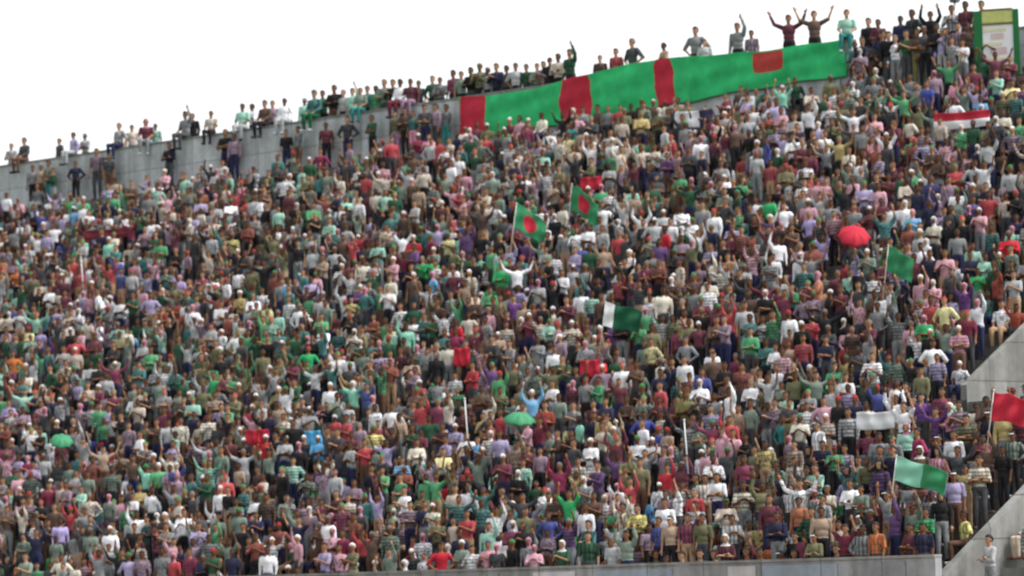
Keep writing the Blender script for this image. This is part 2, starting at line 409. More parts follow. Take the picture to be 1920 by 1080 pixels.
# colours seen at places in the photograph
SEEN = [(300, 362, 'white'), (485, 385, 'white'), (470, 392, 'light grey'), (430, 452, 'yellow'), (335, 530, 'lavender'), (322, 540, 'lavender'), (10, 525, 'tan'), (28, 522, 'orange'), (310, 590, 'rust'), (330, 595, 'rust'),
 (35, 430, 'white'), (45, 470, 'lavender'), (125, 515, 'white'), (170, 468, 'mint'), (200, 465, 'mint'), (215, 480, 'teal'), (165, 440, 'maroon'), (195, 435, 'maroon'), (225, 437, 'maroon'), (255, 440, 'maroon'),
 (275, 545, 'olive'), (155, 570, 'lavender'), (85, 620, 'purple'), (95, 635, 'lavender'), (180, 560, 'white'), (30, 690, 'orange'), (80, 690, 'teal'), (270, 500, 'teal'), (360, 590, 'white'),
 (640, 430, 'white'), (660, 450, 'light grey'), (700, 500, 'light grey'), (785, 470, 'red'), (800, 465, 'maroon'), (760, 490, 'maroon'), (800, 500, 'green'), (820, 498, 'green'), (905, 470, 'green'), (890, 475, 'mint'), (905, 518, 'green'), (925, 522, 'green'),
 (940, 480, 'white'), (1010, 445, 'white'), (1145, 412, 'white'), (1150, 430, 'light grey'), (1255, 462, 'red'), (985, 560, 'lavender'), (985, 530, 'purple'), (975, 575, 'purple'), (1105, 520, 'white'), (1095, 570, 'white'), (1255, 530, 'orange'), (1265, 550, 'brown'), (1205, 530, 'cream'),
 (850, 630, 'red'), (845, 645, 'wine'), (880, 680, 'red'), (885, 695, 'red'), (1100, 690, 'red'), (1115, 692, 'red'), (1135, 695, 'pink'), (755, 635, 'mint'), (720, 640, 'green'), (585, 665, 'green'), (590, 680, 'green'), (400, 710, 'green'), (400, 735, 'green'), (670, 735, 'mint'), (665, 755, 'mint'),
 (600, 745, 'pink'), (585, 820, 'sky blue'), (600, 828, 'sky blue'), (475, 815, 'red'), (490, 822, 'red'), (510, 820, 'rust'), (350, 835, 'cream'), (370, 825, 'beige'), (275, 835, 'white'), (590, 875, 'green'), (380, 880, 'green'), (400, 885, 'mint'), (530, 870, 'lavender'), (660, 905, 'wine'), (60, 875, 'wine'),
 (390, 950, 'white'), (388, 970, 'cream'), (185, 755, 'white'), (85, 800, 'white'), (25, 780, 'lavender'), (270, 905, 'mint'), (100, 945, 'maroon'), (60, 940, 'tan'), (150, 960, 'grey green'), (190, 1000, 'lavender'), (115, 1000, 'lavender'), (470, 990, 'navy'), (80, 1030, 'green'), (555, 1050, 'wine'), (520, 1050, 'orange'), (640, 1030, 'wine'), (345, 1060, 'wine'),
 (900, 825, 'sky blue'), (880, 850, 'white'), (1025, 790, 'rust'), (1020, 820, 'maroon'), (1000, 830, 'maroon'), (1100, 795, 'mint'), (1215, 800, 'royal blue'), (1225, 812, 'royal blue'), (1195, 795, 'lavender'), (1350, 790, 'lavender'), (1280, 740, 'mustard'), (1290, 755, 'olive'), (725, 830, 'mustard'), (710, 820, 'yellow'), (850, 870, 'maroon'), (830, 880, 'red'), (1040, 905, 'wine'), (1035, 920, 'pink'),
 (1215, 930, 'sky blue'), (1205, 940, 'light grey'), (1255, 905, 'red'), (1385, 905, 'wine'), (1065, 965, 'green'), (1070, 985, 'green'), (1170, 990, 'cream'), (1185, 985, 'yellow'), (1150, 940, 'pink'), (1420, 1005, 'orange'), (1310, 960, 'light grey'), (1475, 925, 'white'), (1480, 945, 'white'), (890, 945, 'white'), (830, 1045, 'red'), (845, 1035, 'maroon'), (910, 1035, 'pink'), (790, 1050, 'cream'),
 (1580, 1005, 'maroon'), (1660, 1030, 'orange'), (1680, 1030, 'rust'), (1540, 790, 'white'), (1530, 810, 'white'), (1735, 790, 'purple'), (1745, 775, 'purple'), (1725, 800, 'mauve'), (1730, 845, 'wine'), (1775, 860, 'pink'), (1790, 780, 'pink'), (1845, 930, 'cream'), (1840, 945, 'yellow'), (1775, 1000, 'green'), (1575, 875, 'lavender'), (1520, 860, 'navy'), (1470, 800, 'teal'),
 (1415, 210, 'lavender'), (1440, 225, 'white'), (1410, 230, 'light grey'), (1465, 190, 'mint'), (1480, 190, 'cream'), (1565, 190, 'white'), (1610, 240, 'white'), (1660, 190, 'mint'), (1685, 190, 'dark green'), (1735, 190, 'royal blue'), (1745, 180, 'lavender'), (1768, 185, 'navy'), (1800, 165, 'pink'), (1720, 255, 'pink'), (1375, 340, 'white'), (1415, 340, 'white'), (1250, 330, 'mint'), (1390, 300, 'mint'), (1640, 285, 'pink'), (1735, 330, 'wine'), (1825, 312, 'mint'), (1840, 315, 'white'), (1910, 285, 'sky blue'),
 (1420, 395, 'olive'), (1435, 400, 'green'), (1465, 410, 'white'), (1540, 415, 'lavender'), (1545, 450, 'lavender'), (1900, 440, 'mint'), (1905, 470, 'red'), (1880, 410, 'maroon'), (1820, 580, 'white'), (1845, 585, 'white'), (1800, 560, 'purple'), (1840, 520, 'green'), (1895, 560, 'rust'), (1880, 575, 'rust'), (1750, 540, 'pink'), (1390, 590, 'light grey'), (1465, 550, 'maroon'), (1450, 560, 'maroon'), (1640, 590, 'brown'), (1320, 265, 'light grey'),
 (800, 270, 'pink'), (790, 275, 'wine'), (800, 300, 'light grey'), (600, 295, 'wine'), (640, 315, 'navy'), (615, 320, 'navy'), (880, 290, 'maroon'), (945, 285, 'teal'), (1030, 260, 'white'), (920, 340, 'rust'), (870, 335, 'pink'), (810, 350, 'white'), (985, 345, 'white'), (1000, 270, 'mauve'), (1085, 250, 'teal'), (1800, 640, 'pink'), (1850, 640, 'maroon'), (1740, 620, 'green'), (1690, 700, 'grey green')]
taken = set()
for x, y, c in SEEN:
    best = min((k for k in range(len(folk)) if k not in taken), key=lambda k: (folk[k]['px'] - x) ** 2 + (folk[k]['py'] - y) ** 2)
    folk[best]['shirt'] = c; folk[best]['seen'] = True; taken.add(best)

# things held up in the crowd: choose the bearer first
HELD = [  # x, y of the cloth's middle, kind
 ('disc', 1085, 362, 1.35, .8, 'large green flag with a red disc waving below the long banner'),
 ('disc', 993, 420, 1.25, .8, 'drooping green flag with a crimson disc, left of the white shirt in mid stand'),
 ('plain', 1690, 492, .9, .7, 'plain green flag below the red umbrella'),
 ('hoist', 1158, 575, 1.2, .7, 'dark green flag with a white band along its pole'),
 ('mint', 1700, 918, 1.45, .6, 'mint and green flag waving low beside the concrete gangway'),
 ('redf', 1880, 788, 1.0, .7, 'bright red flag under the concrete tunnel wall'),
 ('umb', 1612, 432, 1.0, 0, 'red umbrella open high in the right of the stand'),
 ('umb', 968, 800, .95, 0, 'green umbrella open in the middle of the lower stand'),
 ('umb', 107, 840, .8, 0, 'smaller green umbrella near the left edge of the stand'),
 ('pole', 878, 815, 1.5, 0, 'thin white flagpole left of the open green umbrella'),
 ('pole', 1258, 832, 1.2, 0, 'short white stick held up right of the royal blue shirt'),
 ('pole', 157, 512, 1.2, 0, 'white stick held up on the left between mint shirts'),
]
HANDS = {}
SLOTKIND = ('disc', 'plain', 'hoist', 'mint', 'redf')
DROOP = {'disc': .95, 'plain': .8, 'hoist': .2, 'mint': .35, 'redf': .3}
FYAW = [R(-40), R(8), R(-30), R(-12), R(-22), R(-18)]
for k, h in enumerate(HELD):
    kind, x, y = h[:3]
    def centre(f):
        p = W(f['s'], f['y'], f['z'] + 1.9)
        if kind in SLOTKIND:
            p = p + Vector((math.cos(FYAW[k]), math.sin(FYAW[k]), 0)) * h[3] * .42 + Vector((0, 0, .35 + h[4] * .5 - DROOP[kind] * h[3] * .16))
        else: p = p + Vector((0, 0, .35 if kind == 'umb' else h[3] * .2))
        return proj(p)
    def miss(q): c = centre(folk[q]); return (c[0] - x) ** 2 + (c[1] - y) ** 2
    best = min((q for q in range(len(folk)) if q not in taken and folk[q]['px'] > 5 and abs(folk[q]['px'] - x) < 260 and abs(folk[q]['py'] - y) < 300), key=miss)
    taken.add(best); folk[best]['held'] = k
inframe = lambda f: -15 < f['px'] < 1930 and 0 < f['py'] < 1075
for f in folk: f['single'] = 'held' in f
near = sorted((f for f in folk if inframe(f) and not f['single']), key=lambda f: f['d'])
for f in near[:180]: f['single'] = True

# every figure of a row gets its own mix of shirt, headwear and pose
used = set()
for f in sorted(folk, key=lambda f: (not f['single'])):
    for t in range(60):
        pose = 'up1' if 'held' in f else random.choice(('sit', 'sitlean')) if f.get('low') else random.choices(list(POSEW), list(POSEW.values()))[0]
        head = random.choices(list(HEADS), HEADW)[0]
        key = (f['row'], f['shirt'], head, pose)
        if key not in used: break
        if t > 30 and f['px'] and 'held' not in f: f['shirt'] = pick(f['px'], f['py'])
    used.add(key)
    f.update(pose=pose, head=head, trou=random.choice(TROU), skin=random.choice(SKINS), yaw=random.gauss(R(14), R(20)), sc=random.choice((random.uniform(.93, 1.05), random.uniform(.86, 1.06))), long=random.random() < .45)

VS, TS, CS = [], [], []; base = 0
for f in folk:
    sit = bool(POSES[f['pose']].get('sit'))
    yy = f['y'] + (.30 if sit else 0)
    if f['single']:
        o = person(f['s'], yy, f['z'] - (.07 if sit else 0), f['yaw'], f['sc'], f['pose'], f['shirt'], f['trou'], f['head'], f['skin'], f['long'], f.get('seen'))
        r = f['row']
        rn = ORD[r] + " row" if r < 20 else ("upper rows" if r < 28 else "top rows")
        lab = f"person in {f['shirt']} shirt, {f['head']}, {POSET[f['pose']]}, {rn} from the front wall" if r < 20 else f"person in {f['shirt']} shirt, {f['head']}, {POSET[f['pose']]}, {rn}"
        if 'held' in f:
            kind = HELD[f['held']]
            what = {'disc': 'green flag with red disc', 'plain': 'plain green flag', 'hoist': 'dark green flag', 'mint': 'mint flag', 'redf': 'red flag', 'umb': ('red umbrella' if kind[1] == 1612 else 'green umbrella'), 'pole': 'white pole'}[kind[0]]
            lab = f"person in {f['shirt']} shirt, {f['head']}, holding up the {what}"
            HANDS[f['held']] = o.matrix_world @ TPL['up1']['hand']
        tag(o, lab, "person", "spectators on the terrace")
        f['obj'] = o; continue
    co, tri, code, scf = LOW[f['pose']]
    M = Matrix.Translation(W(f['s'], yy, f['z'] - (.07 if sit else 0))) @ Matrix.Rotation(ANG + f['yaw'], 4, 'Z') @ Matrix.Scale(f['sc'], 4)
    A = np.array(M); flip = random.random() < .5
    c = co * np.array((-1, 1, 1)) if flip else co
    VS.append(c @ A[:3, :3].T + A[:3, 3]); TS.append((tri[:, ::-1] if flip else tri) + base); base += len(co)
    kind, hc = HEADS[f['head']]; jit = random.uniform(.82, 1.14)
    shc = np.array(worn(f['shirt'], f.get('seen'))) * jit
    pal = np.array([f['skin'], shc, PALL[f['trou']], PALL['black'], hc if kind != 'scarf' else lin('18161a'), shc if f['long'] else f['skin']])
    cc = pal[code]
    if kind == 'scarf': cc = np.where(scf[:, None], np.array(hc), cc)
    al = np.ones(len(cc)); al[(code == 1) | (code == 5)] = random.choice((1, 1, 1, .55, .7, .8)); CS.append(np.c_[cc, al])
VS, TS, CS = np.concatenate(VS), np.concatenate(TS), np.concatenate(CS)
me = bpy.data.meshes.new("crowd")
me.vertices.add(len(VS)); me.vertices.foreach_set("co", VS.astype(np.float32).ravel())
me.loops.add(len(TS) * 3); me.loops.foreach_set("vertex_index", TS.astype(np.int32).ravel())
me.polygons.add(len(TS)); me.polygons.foreach_set("loop_start", np.arange(0, len(TS) * 3, 3, dtype=np.int32))
me.polygons.foreach_set("use_smooth", np.ones(len(TS), dtype=bool))
at = me.attributes.new("col", 'FLOAT_COLOR', 'POINT'); at.data.foreach_set("color", CS.astype(np.float32).ravel())
me.update(calc_edges=True); me.validate()
tag(link("crowd", me, None, M_CROWD), "dense crowd of standing and seated spectators filling the terrace", "crowd", kind="stuff")
print("CROWD", len(folk), "tris", len(TS))

# ------------------------------------------------------------------ people on and along the back wall
OFFZ = lambda s: -.42 if s > STEP_S else 0.0
RIM = [  # x, how, pose, shirt, trousers, head, scale
 (22, 'back', 'fold', 'light grey', 'grey', 'black hair', .95), (46, 'sit', 'sit', 'charcoal', 'brown', 'black hair', 1.05), (92, 'front', 'fold', 'grey green', 'teal', 'black hair', 1.0),
 (78, 'front', 'down', 'tan', 'brown', 'grey hair', .95), (138, 'sit', 'sitlean', 'lavender', 'light grey', 'black hair', .95), (142, 'front', 'hips', 'navy', 'black', 'black hair', .9),
 (182, 'front', 'down', 'mauve', 'charcoal', 'black hair', 1.1), (224, 'sit', 'sitlean', 'light grey', 'navy', 'grey hair', 1.05), (274, 'sit', 'sit', 'maroon', 'grey', 'pink headscarf', 1.05),
 (292, 'back', 'down', 'mint', 'grey', 'brown hair', .9), (348, 'sit', 'situp', 'grey', 'charcoal', 'black hair', 1.1), (424, 'front', 'fold', 'black', 'navy', 'grey hair', 1.12), (455, 'sit', 'sit', 'mint', 'light grey', 'black hair', 1.05),
 (474, 'back', 'clap', 'white', 'charcoal', 'brown hair', 1.0), (497, 'sit', 'sit', 'brown', 'black', 'black hair', 1.05), (534, 'sit', 'sitlean', 'white', 'light grey', 'black hair', 1.0), (537, 'front', 'down', 'black', 'navy', 'black hair', .92),
 (590, 'sit', 'sit', 'teal', 'dark green', 'green cap', 1.15), (628, 'back', 'fold', 'black', 'brown', 'brown hair', 1.12), (662, 'back', 'up1', 'mint', 'teal', 'black hair', 1.0), (676, 'sit', 'sit', 'grey green', 'teal', 'black hair', .95),
 (698, 'front', 'fold', 'dark green', 'black', 'black hair', .95), (706, 'back', 'down', 'green', 'grey', 'black hair', .98), (722, 'back', 'fold', 'grey green', 'charcoal', 'grey hair', 1.08), (751, 'sit', 'sit', 'white', 'maroon', 'black hair', 1.05),
 (770, 'sit', 'sitlean', 'maroon', 'mauve', 'brown hair', 1.0), (742, 'front', 'down', 'olive', 'mauve', 'black hair', .95), (797, 'front', 'fold', 'charcoal', 'navy', 'navy cap', 1.0), (812, 'back', 'hips', 'dark green', 'black', 'black hair', 1.0), (775, 'front', 'down', 'teal', 'pink', 'brown hair', .92),
 (838, 'front', 'down', 'grey', 'teal', 'black hair', .95), (851, 'back', 'down', 'wine', 'black', 'black hair', 1.05), (884, 'back', 'fold', 'black', 'charcoal', 'black hair', 1.05), (901, 'back', 'clap', 'olive', 'black', 'grey hair', 1.1), (932, 'back', 'clap', 'navy', 'black', 'black hair', 1.05),
 (951, 'back', 'down', 'charcoal', 'black', 'black hair', .98), (968, 'back', 'hips', 'light grey', 'black', 'black hair', 1.0), (988, 'back', 'down', 'dark green', 'black', 'green cap', .95), (1008, 'back', 'fold', 'grey green', 'black', 'black hair', .93), (1032, 'back', 'down', 'black', 'black', 'navy cap', 1.0),
 (1048, 'back', 'fold', 'beige', 'black', 'brown hair', 1.05), (1070, 'back', 'up1', 'dark green', 'black', 'black hair', 1.1), (1126, 'back', 'down', 'brown', 'black', 'black hair', .9), (1156, 'back', 'down', 'red', 'black', 'brown hair', .98), (1187, 'back', 'hips', 'charcoal', 'black', 'grey hair', 1.12),
 (1246, 'back', 'fold', 'tan', 'black', 'brown hair', .95), (1306, 'back', 'hips', 'grey', 'black', 'black hair', 1.15), (1322, 'back', 'down', 'light grey', 'black', 'black hair', .9), (1384, 'back', 'up1', 'grey', 'black', 'brown hair', 1.1), (1410, 'back', 'down', 'mauve', 'black', 'black hair', .93),
 (1480, 'back', 'wide', 'maroon', 'black', 'black hair', 1.1), (1528, 'back', 'wide', 'brown', 'black', 'black hair', 1.1), (1588, 'sit', 'sit', 'mint', 'teal', 'brown hair', 1.05), (1618, 'front', 'down', 'navy', 'charcoal', 'black hair', 1.05), (1640, 'front', 'fold', 'charcoal', 'brown', 'black hair', 1.0),
 (1656, 'front', 'hips', 'navy', 'black', 'navy cap', 1.12), (1680, 'front', 'down', 'white', 'grey', 'grey hair', 1.0), (1701, 'front', 'clap', 'dark green', 'charcoal', 'black hair', 1.05), (1722, 'front', 'fold', 'brown', 'olive', 'brown hair', 1.05), (1746, 'back', 'up2', 'black', 'black', 'black hair', 1.0),
 (1768, 'front', 'down', 'lavender', 'light grey', 'white cap', 1.0), (1786, 'back', 'clap', 'light grey', 'black', 'black hair', 1.05), (62, 'front', 'down', 'grey', 'black', 'black hair', .95), (112, 'back', 'down', 'charcoal', 'black', 'black hair', .9), (160, 'back', 'fold', 'light grey', 'black', 'white cap', .92), (205, 'front', 'down', 'charcoal', 'brown', 'brown hair', .95), (248, 'back', 'down', 'beige', 'grey', 'black hair', .95),
 (318, 'front', 'fold', 'navy', 'charcoal', 'black hair', 1.0), (362, 'back', 'down', 'black', 'black', 'grey hair', 1.0), (396, 'sit', 'sit', 'cream', 'black', 'black hair', .95), (440, 'front', 'down', 'mauve', 'navy', 'black hair', 1.0), (512, 'back', 'hips', 'mauve', 'black', 'black hair', 1.0), (560, 'front', 'down', 'grey', 'brown', 'black hair', .95),
 (572, 'back', 'down', 'mint', 'black', 'white cap', .95), (606, 'back', 'down', 'dark green', 'black', 'brown hair', 1.05), (612, 'front', 'down', 'maroon', 'black', 'black hair', .95), (645, 'back', 'down', 'light grey', 'black', 'grey hair', 1.0), (652, 'front', 'hips', 'charcoal', 'navy', 'black hair', 1.0), (690, 'back', 'down', 'teal', 'black', 'navy cap', 1.0), (738, 'back', 'clap', 'black', 'black', 'black hair', 1.05),
 (760, 'front', 'fold', 'brown', 'black', 'black hair', 1.0), (786, 'back', 'down', 'charcoal', 'black', 'black hair', .95), (818, 'front', 'down', 'mauve', 'charcoal', 'black hair', 1.0), (826, 'back', 'fold', 'grey', 'black', 'black hair', .95), (866, 'back', 'down', 'grey green', 'black', 'black hair', 1.0), (916, 'back', 'down', 'light grey', 'black', 'grey hair', 1.0), (1020, 'back', 'clap', 'mauve', 'black', 'black hair', .95),
 (1604, 'front', 'fold', 'teal', 'black', 'black hair', 1.0), (1630, 'back', 'down', 'black', 'black', 'black hair', 1.05), (1648, 'back', 'fold', 'maroon', 'black', 'brown hair', 1.0), (1668, 'front', 'down', 'black', 'charcoal', 'black hair', 1.08), (1690, 'back', 'down', 'navy', 'black', 'black hair', 1.0), (1712, 'back', 'hips', 'charcoal', 'black', 'black hair', 1.08), (1734, 'front', 'down', 'charcoal', 'black', 'grey hair', 1.08), (1758, 'front', 'fold', 'black', 'navy', 'black hair', 1.1), (1776, 'front', 'down', 'navy', 'black', 'brown hair', 1.0), (1798, 'front', 'hips', 'mauve', 'charcoal', 'black hair', 1.05), (1816, 'front', 'down', 'brown', 'black', 'navy cap', 1.02),
 (1812, 'back', 'down', 'maroon', 'charcoal', 'black hair', 1.08), (1830, 'front', 'down', 'teal', 'dark green', 'grey hair', 1.0), (1842, 'back', 'fold', 'grey green', 'black', 'green cap', 1.05)]
for x, how, pose, shirt, trou, head, scl in RIM:
    s = s_at(x, 0, 18.2); dz = OFFZ(s)
    if how != 'front': scl *= 1.10
    if how == 'sit': y, z = .12, ZTOP + dz + .03 - .415 * scl
    elif how == 'front': y, z = -.42 + random.uniform(-.1, .12), ZW + .32; scl *= 1.08
    else: y, z = .62, ZTOP + dz - .86
    o = person(s_at(x, y, z + 1), y, z, random.gauss(R(12), R(14)), scl, pose, shirt, trou, head, random.choice(SKINS), random.random() < .5)
    wall = 'back wall' if x < 860 else 'green banner' if x < 1590 else 'lower back wall'
    hw = {'sit': f'sitting on the {wall}', 'front': f'standing before the {wall}', 'back': f'standing up behind the {wall}'}[how]
    tag(o, f"person in {shirt} shirt and {trou} trousers, {head}, {hw}" if how != 'back' else f"person in {shirt} shirt, {head}, {POSET[pose]}, {hw}", "person", "people along the back wall")

# ------------------------------------------------------------------ stand
stand = link("grandstand", None); stand.matrix_world = ST
tag(stand, "concrete grandstand terrace rising in steps under the crowd", "grandstand")
SA, SB = -75.0, 60.0
cuts = sorted({SA, SB, V1[0], V1[1], V2[0], V2[1]})
bm = bmesh.new()
for a, b in zip(cuts, cuts[1:]):
    mid = (a + b) / 2
    for i in range(NROW):
        if any(v[0] < mid < v[1] and v[2] <= i < v[3] for v in (V1, V2)): continue
        y0 = FRONT + i * RUN
        bm_box(bm, a, b, y0, y0 + RUN + (.02 if i < NROW - 1 else 0), max(0.0, Z_ROW(i) - 1.1), Z_ROW(i))
bm_box(bm, SA, SB, -WALK, .6, ZLAST - 1, ZW)
terr = link("terrace", done(bm, "terrace"), stand, M_TERR)
bm = bmesh.new()
k = RISE / RUN
def side_wall(bm, s0, s1, k0, k1, zb, lift):
    ya, yb = FRONT + k0 * RUN, FRONT + k1 * RUN
    za, zb2 = Z_ROW(k0) + lift, Z_ROW(k0) + (k1 - k0) * RISE + lift
    bm_prism(bm, [(ya, zb), (yb, zb), (yb, zb2), (ya, za)], s0, s1)
side_wall(bm, V1[0] - .2, V1[0] + .004, V1[2], V1[3], Z_ROW(V1[2]) - .6, .4)
tw = link("tunnel_wall", done(bm, "tunnel_wall"), stand, M_VOM)
bm = bmesh.new(); side_wall(bm, V1[1] - .004, V1[1] + .2, V1[2], V1[3], Z_ROW(V1[2]) - .6, .4); link("tunnel_wall", done(bm, "tunnel_wall"), stand, M_VOM)
bm = bmesh.new()
yv = FRONT + V1[3] * RUN
bm_box(bm, V1[0] + .006, V1[1] - .006, yv + .003, yv + .2, Z_ROW(V1[2]) + 2.2, Z_ROW(V1[3]) + .4); link("tunnel_lintel", done(bm, "tunnel_lintel"), stand, M_VOM)
bm = bmesh.new(); bm_box(bm, V1[0], V1[1], FRONT + V1[2] * RUN + .03, yv, Z_ROW(V1[2]) - .3, Z_ROW(V1[2]) - .05); link("tunnel_floor", done(bm, "tunnel_floor"), stand, M_TERR)
bm = bmesh.new(); side_wall(bm, V2[0] - .25, V2[0] + .004, 0, V2[3], .02, .4); link("gangway_wall", done(bm, "gangway_wall"), stand, M_VOM)
bm = bmesh.new(); side_wall(bm, V2[1] - .004, V2[1] + .25, 0, V2[3], .02, .4); link("gangway_wall", done(bm, "gangway_wall"), stand, M_VOM)
# hand rails of the two openings
def rail(s0, k0, k1, label):
    bm = bmesh.new()
    pts = [(FRONT + q * RUN, Z_ROW(k0) + (q - k0) * RISE + .4) for q in range(k0, k1 + 1, 2)]
    a, b = pts[0], pts[-1]
    bm_tube(bm, (s0, a[0], a[1] + .5), (s0, b[0], b[1] + .5), .022)
    for y, z in pts: bm_tube(bm, (s0, y, z), (s0, y, z + .5), .018)
    o = link("handrail", done(bm, "handrail", True), None, M_STEEL); o.matrix_world = ST; tag(o, label, "handrail")
bm = bmesh.new()
for i in range(V2[3]):
    y0 = FRONT + i * RUN
    bm_box(bm, V2[0] + .006, V2[1] - .006, y0 + .003, y0 + RUN + .02, 0, max(.1, Z_ROW(i) - .75))
    if i: bm_box(bm, V2[0] + .006, V2[1] - .006, y0 - .28, y0, Z_ROW(i) - 1.2, Z_ROW(i) - .95)
link("gangway_stairs", done(bm, "gangway_stairs"), stand, M_VOM)
GANG = [(1, .7, 'light grey', 'grey', 'fold'), (2, 1.5, 'grey', 'light grey', 'down'), (4, .5, 'white', 'beige', 'sit'), (5, 1.2, 'grey green', 'grey', 'down'), (7, .6, 'cream', 'charcoal', 'hips')]
for i, ds, shc_, tr_, ps in GANG:
    o = person(V2[0] + ds, FRONT + (i + .5) * RUN, Z_ROW(i) - .75, random.gauss(0, .5), 1.0, ps, shc_, tr_, 'black hair', random.choice(SKINS), True)
    tag(o, f"person in {shc_} shirt and {tr_} trousers on the grey gangway stairs, {POSET[ps]}", "person", "people on the gangway stairs")
# back wall with coping and rear ledge
bw = link("back_wall", None); bw.matrix_world = ST
tag(bw, "pale grey painted wall along the top of the terrace", "wall")
bm = bmesh.new()
bm_box(bm, SA, STEP_S, 0, .25, ZW - .3, ZTOP - .05); bm_box(bm, STEP_S + .003, SB, 0, .25, ZW - .3, ZTOP - .47)
link("wall_face", done(bm, "wall_face"), bw, M_BACK)
bm = bmesh.new()
bm_box(bm, SA, STEP_S + .02, -.04, .29, ZTOP - .047, ZTOP + .03, .012); bm_box(bm, STEP_S + .023, SB, -.04, .29, ZTOP - .467, ZTOP - .39, .012)
link("coping", done(bm, "coping"), bw, M_VOM)
bm = bmesh.new()
bm_box(bm, SA, STEP_S, .253, 1.5, ZTOP - 1.3, ZTOP - .86); bm_box(bm, STEP_S + .003, SB, .253, 1.5, ZTOP - 1.7, ZTOP - 1.28)
link("rear_ledge", done(bm, "rear_ledge"), bw, M_TERR)
bm = bmesh.new()
q = SA + 2
while q < SB:
    bm_box(bm, q, q + .28, -.07, -.003, ZW + .003, ZTOP - .5); q += 4.2
link("buttress", done(bm, "buttress"), bw, M_BACK)
bm = bmesh.new(); bm_box(bm, SA, SB, -.85, -.074, ZW - .2, ZW + .32); link("foot_ledge", done(bm, "foot_ledge"), bw, M_TERR)
# front wall
fw = link("front_wall", None); fw.matrix_world = ST
tag(fw, "grey painted wall along the foot of the terrace", "wall")
bm = bmesh.new()
ZF = 1.68
for a, b in ((SA, V2[0]), (V2[1], SB)): bm_box(bm, a, b, FRONT - .25, FRONT - .004, .0, ZF)
link("wall_face", done(bm, "wall_face"), fw, M_FRONT)
bm = bmesh.new()
for a, b in ((SA, V2[0]), (V2[1], SB)): bm_box(bm, a, b, FRONT - .29, FRONT + .03, ZF + .003, ZF + .08, .012)
link("coping", done(bm, "coping"), fw, M_VOM)

M_PBLUE = mat("board_pale_blue", concrete((.34, .40, .47), .2)); M_PWHITE = mat("board_white", concrete((.60, .60, .62), .2)); M_PGREY = mat("board_grey", concrete((.30, .31, .33), .25))
for px, wd, m in ((870, 2.6, M_PGREY), (1040, 1.5, M_PWHITE), (1190, 2.6, M_PBLUE), (1392, .9, M_PWHITE), (1500, 2.4, M_PBLUE), (1650, 1.6, M_PGREY), (430, 2.8, M_PGREY), (160, 2.4, M_PBLUE)):
    s0 = s_at(px, FRONT - .25, 1.4)
    bm = bmesh.new(); bm_box(bm, s0 - wd / 2, s0 + wd / 2, FRONT - .285, FRONT - .253, .6, 1.61, .006); link("panel", done(bm, "panel"), fw, m)
# ground
bm = bmesh.new(); bmesh.ops.create_grid(bm, x_segments=2, y_segments=2, size=3000)
tag(link("ground", done(bm, "ground"), None, M_GROUND), "mown green playing field in front of the stand", "ground", kind="structure")
bm = bmesh.new(); bm_prism(bm, [(FRONT - 7, .004), (FRONT - .2, .004), (FRONT - .2, .012), (FRONT - 7, .012)], SA, SB)
o = link("path", done(bm, "path"), None, M_TRACK); o.matrix_world = ST; tag(o, "brown cinder track along the front wall", "path", kind="structure")

# ------------------------------------------------------------------ long banner
b0, b1 = s_at(862, -.1, 18), s_at(1586, -.1, 18); BL = b1 - b0
def bx(px): return (s_at(px, -.1, 18) - b0) / BL
nx, nz = 620, 84
def top(u): return ZTOP + .045 - .16 * math.exp(-((u - .16) / .12) ** 2) - .035 * math.sin(u * 21) ** 2 + .26 * math.exp(-((u - .52) / .19) ** 2)
def bot(u): return 17.25 + .05 * math.sin(u * 9 + 1) + .03 * math.sin(u * 37) - .30 * max(0, 1 - u / .10) + .44 * u
verts, faces, mi = [], [], []
for i in range(nx + 1):
    u = i / nx
    for j in range(nz + 1):
        v = j / nz; t, b = top(u), bot(u)
        rip = .034 * math.sin(u * 95 + v * 2.2 + 1.7 * math.sin(u * 11)) * (.35 + .65 * v) + .03 * math.sin(u * 33 + v * 5) + .018 * math.sin(v * 13 + u * 17)
        verts.append((b0 + u * BL + .06 * math.sin(v * 4 + u * 30), -.16 + rip, t + (b - t) * v))
reds = [(bx(888), .040, .55, .60, 0), (bx(1082), .040, .50, .62, 0), (bx(1248), .0235, .55, .60, 0), (bx(1442), .036, .31, .28, 1)]
for i in range(nx):
    for j in range(nz):
        faces.append((i * (nz + 1) + j, (i + 1) * (nz + 1) + j, (i + 1) * (nz + 1) + j + 1, i * (nz + 1) + j + 1))
        u, v = (i + .5) / nx, (j + .5) / nz; m = 0
        for cu, ru, cv, rv, sq in reds:
            w = .0011 * math.sin(v * 9 + cu * 50)
            if abs((u - cu + w) / ru) ** (8 if sq else 4.5) + abs((v - cv) / rv) ** (8 if sq else 4.5) < 1: m = 1 + sq
        mi.append(m)
me = bpy.data.meshes.new("banner"); me.from_pydata(verts, [], faces); me.update()
me.materials.append(M_GREEN); me.materials.append(M_RED); me.materials.append(M_RUST); me.polygons.foreach_set("material_index", mi); me.polygons.foreach_set("use_smooth", [True] * len(mi))
o = link("banner", me); o.matrix_world = ST
sm = o.modifiers.new("thickness", 'SOLIDIFY'); sm.thickness = .008
tag(o, "long rippled green banner with red patches hung over the back wall", "banner")

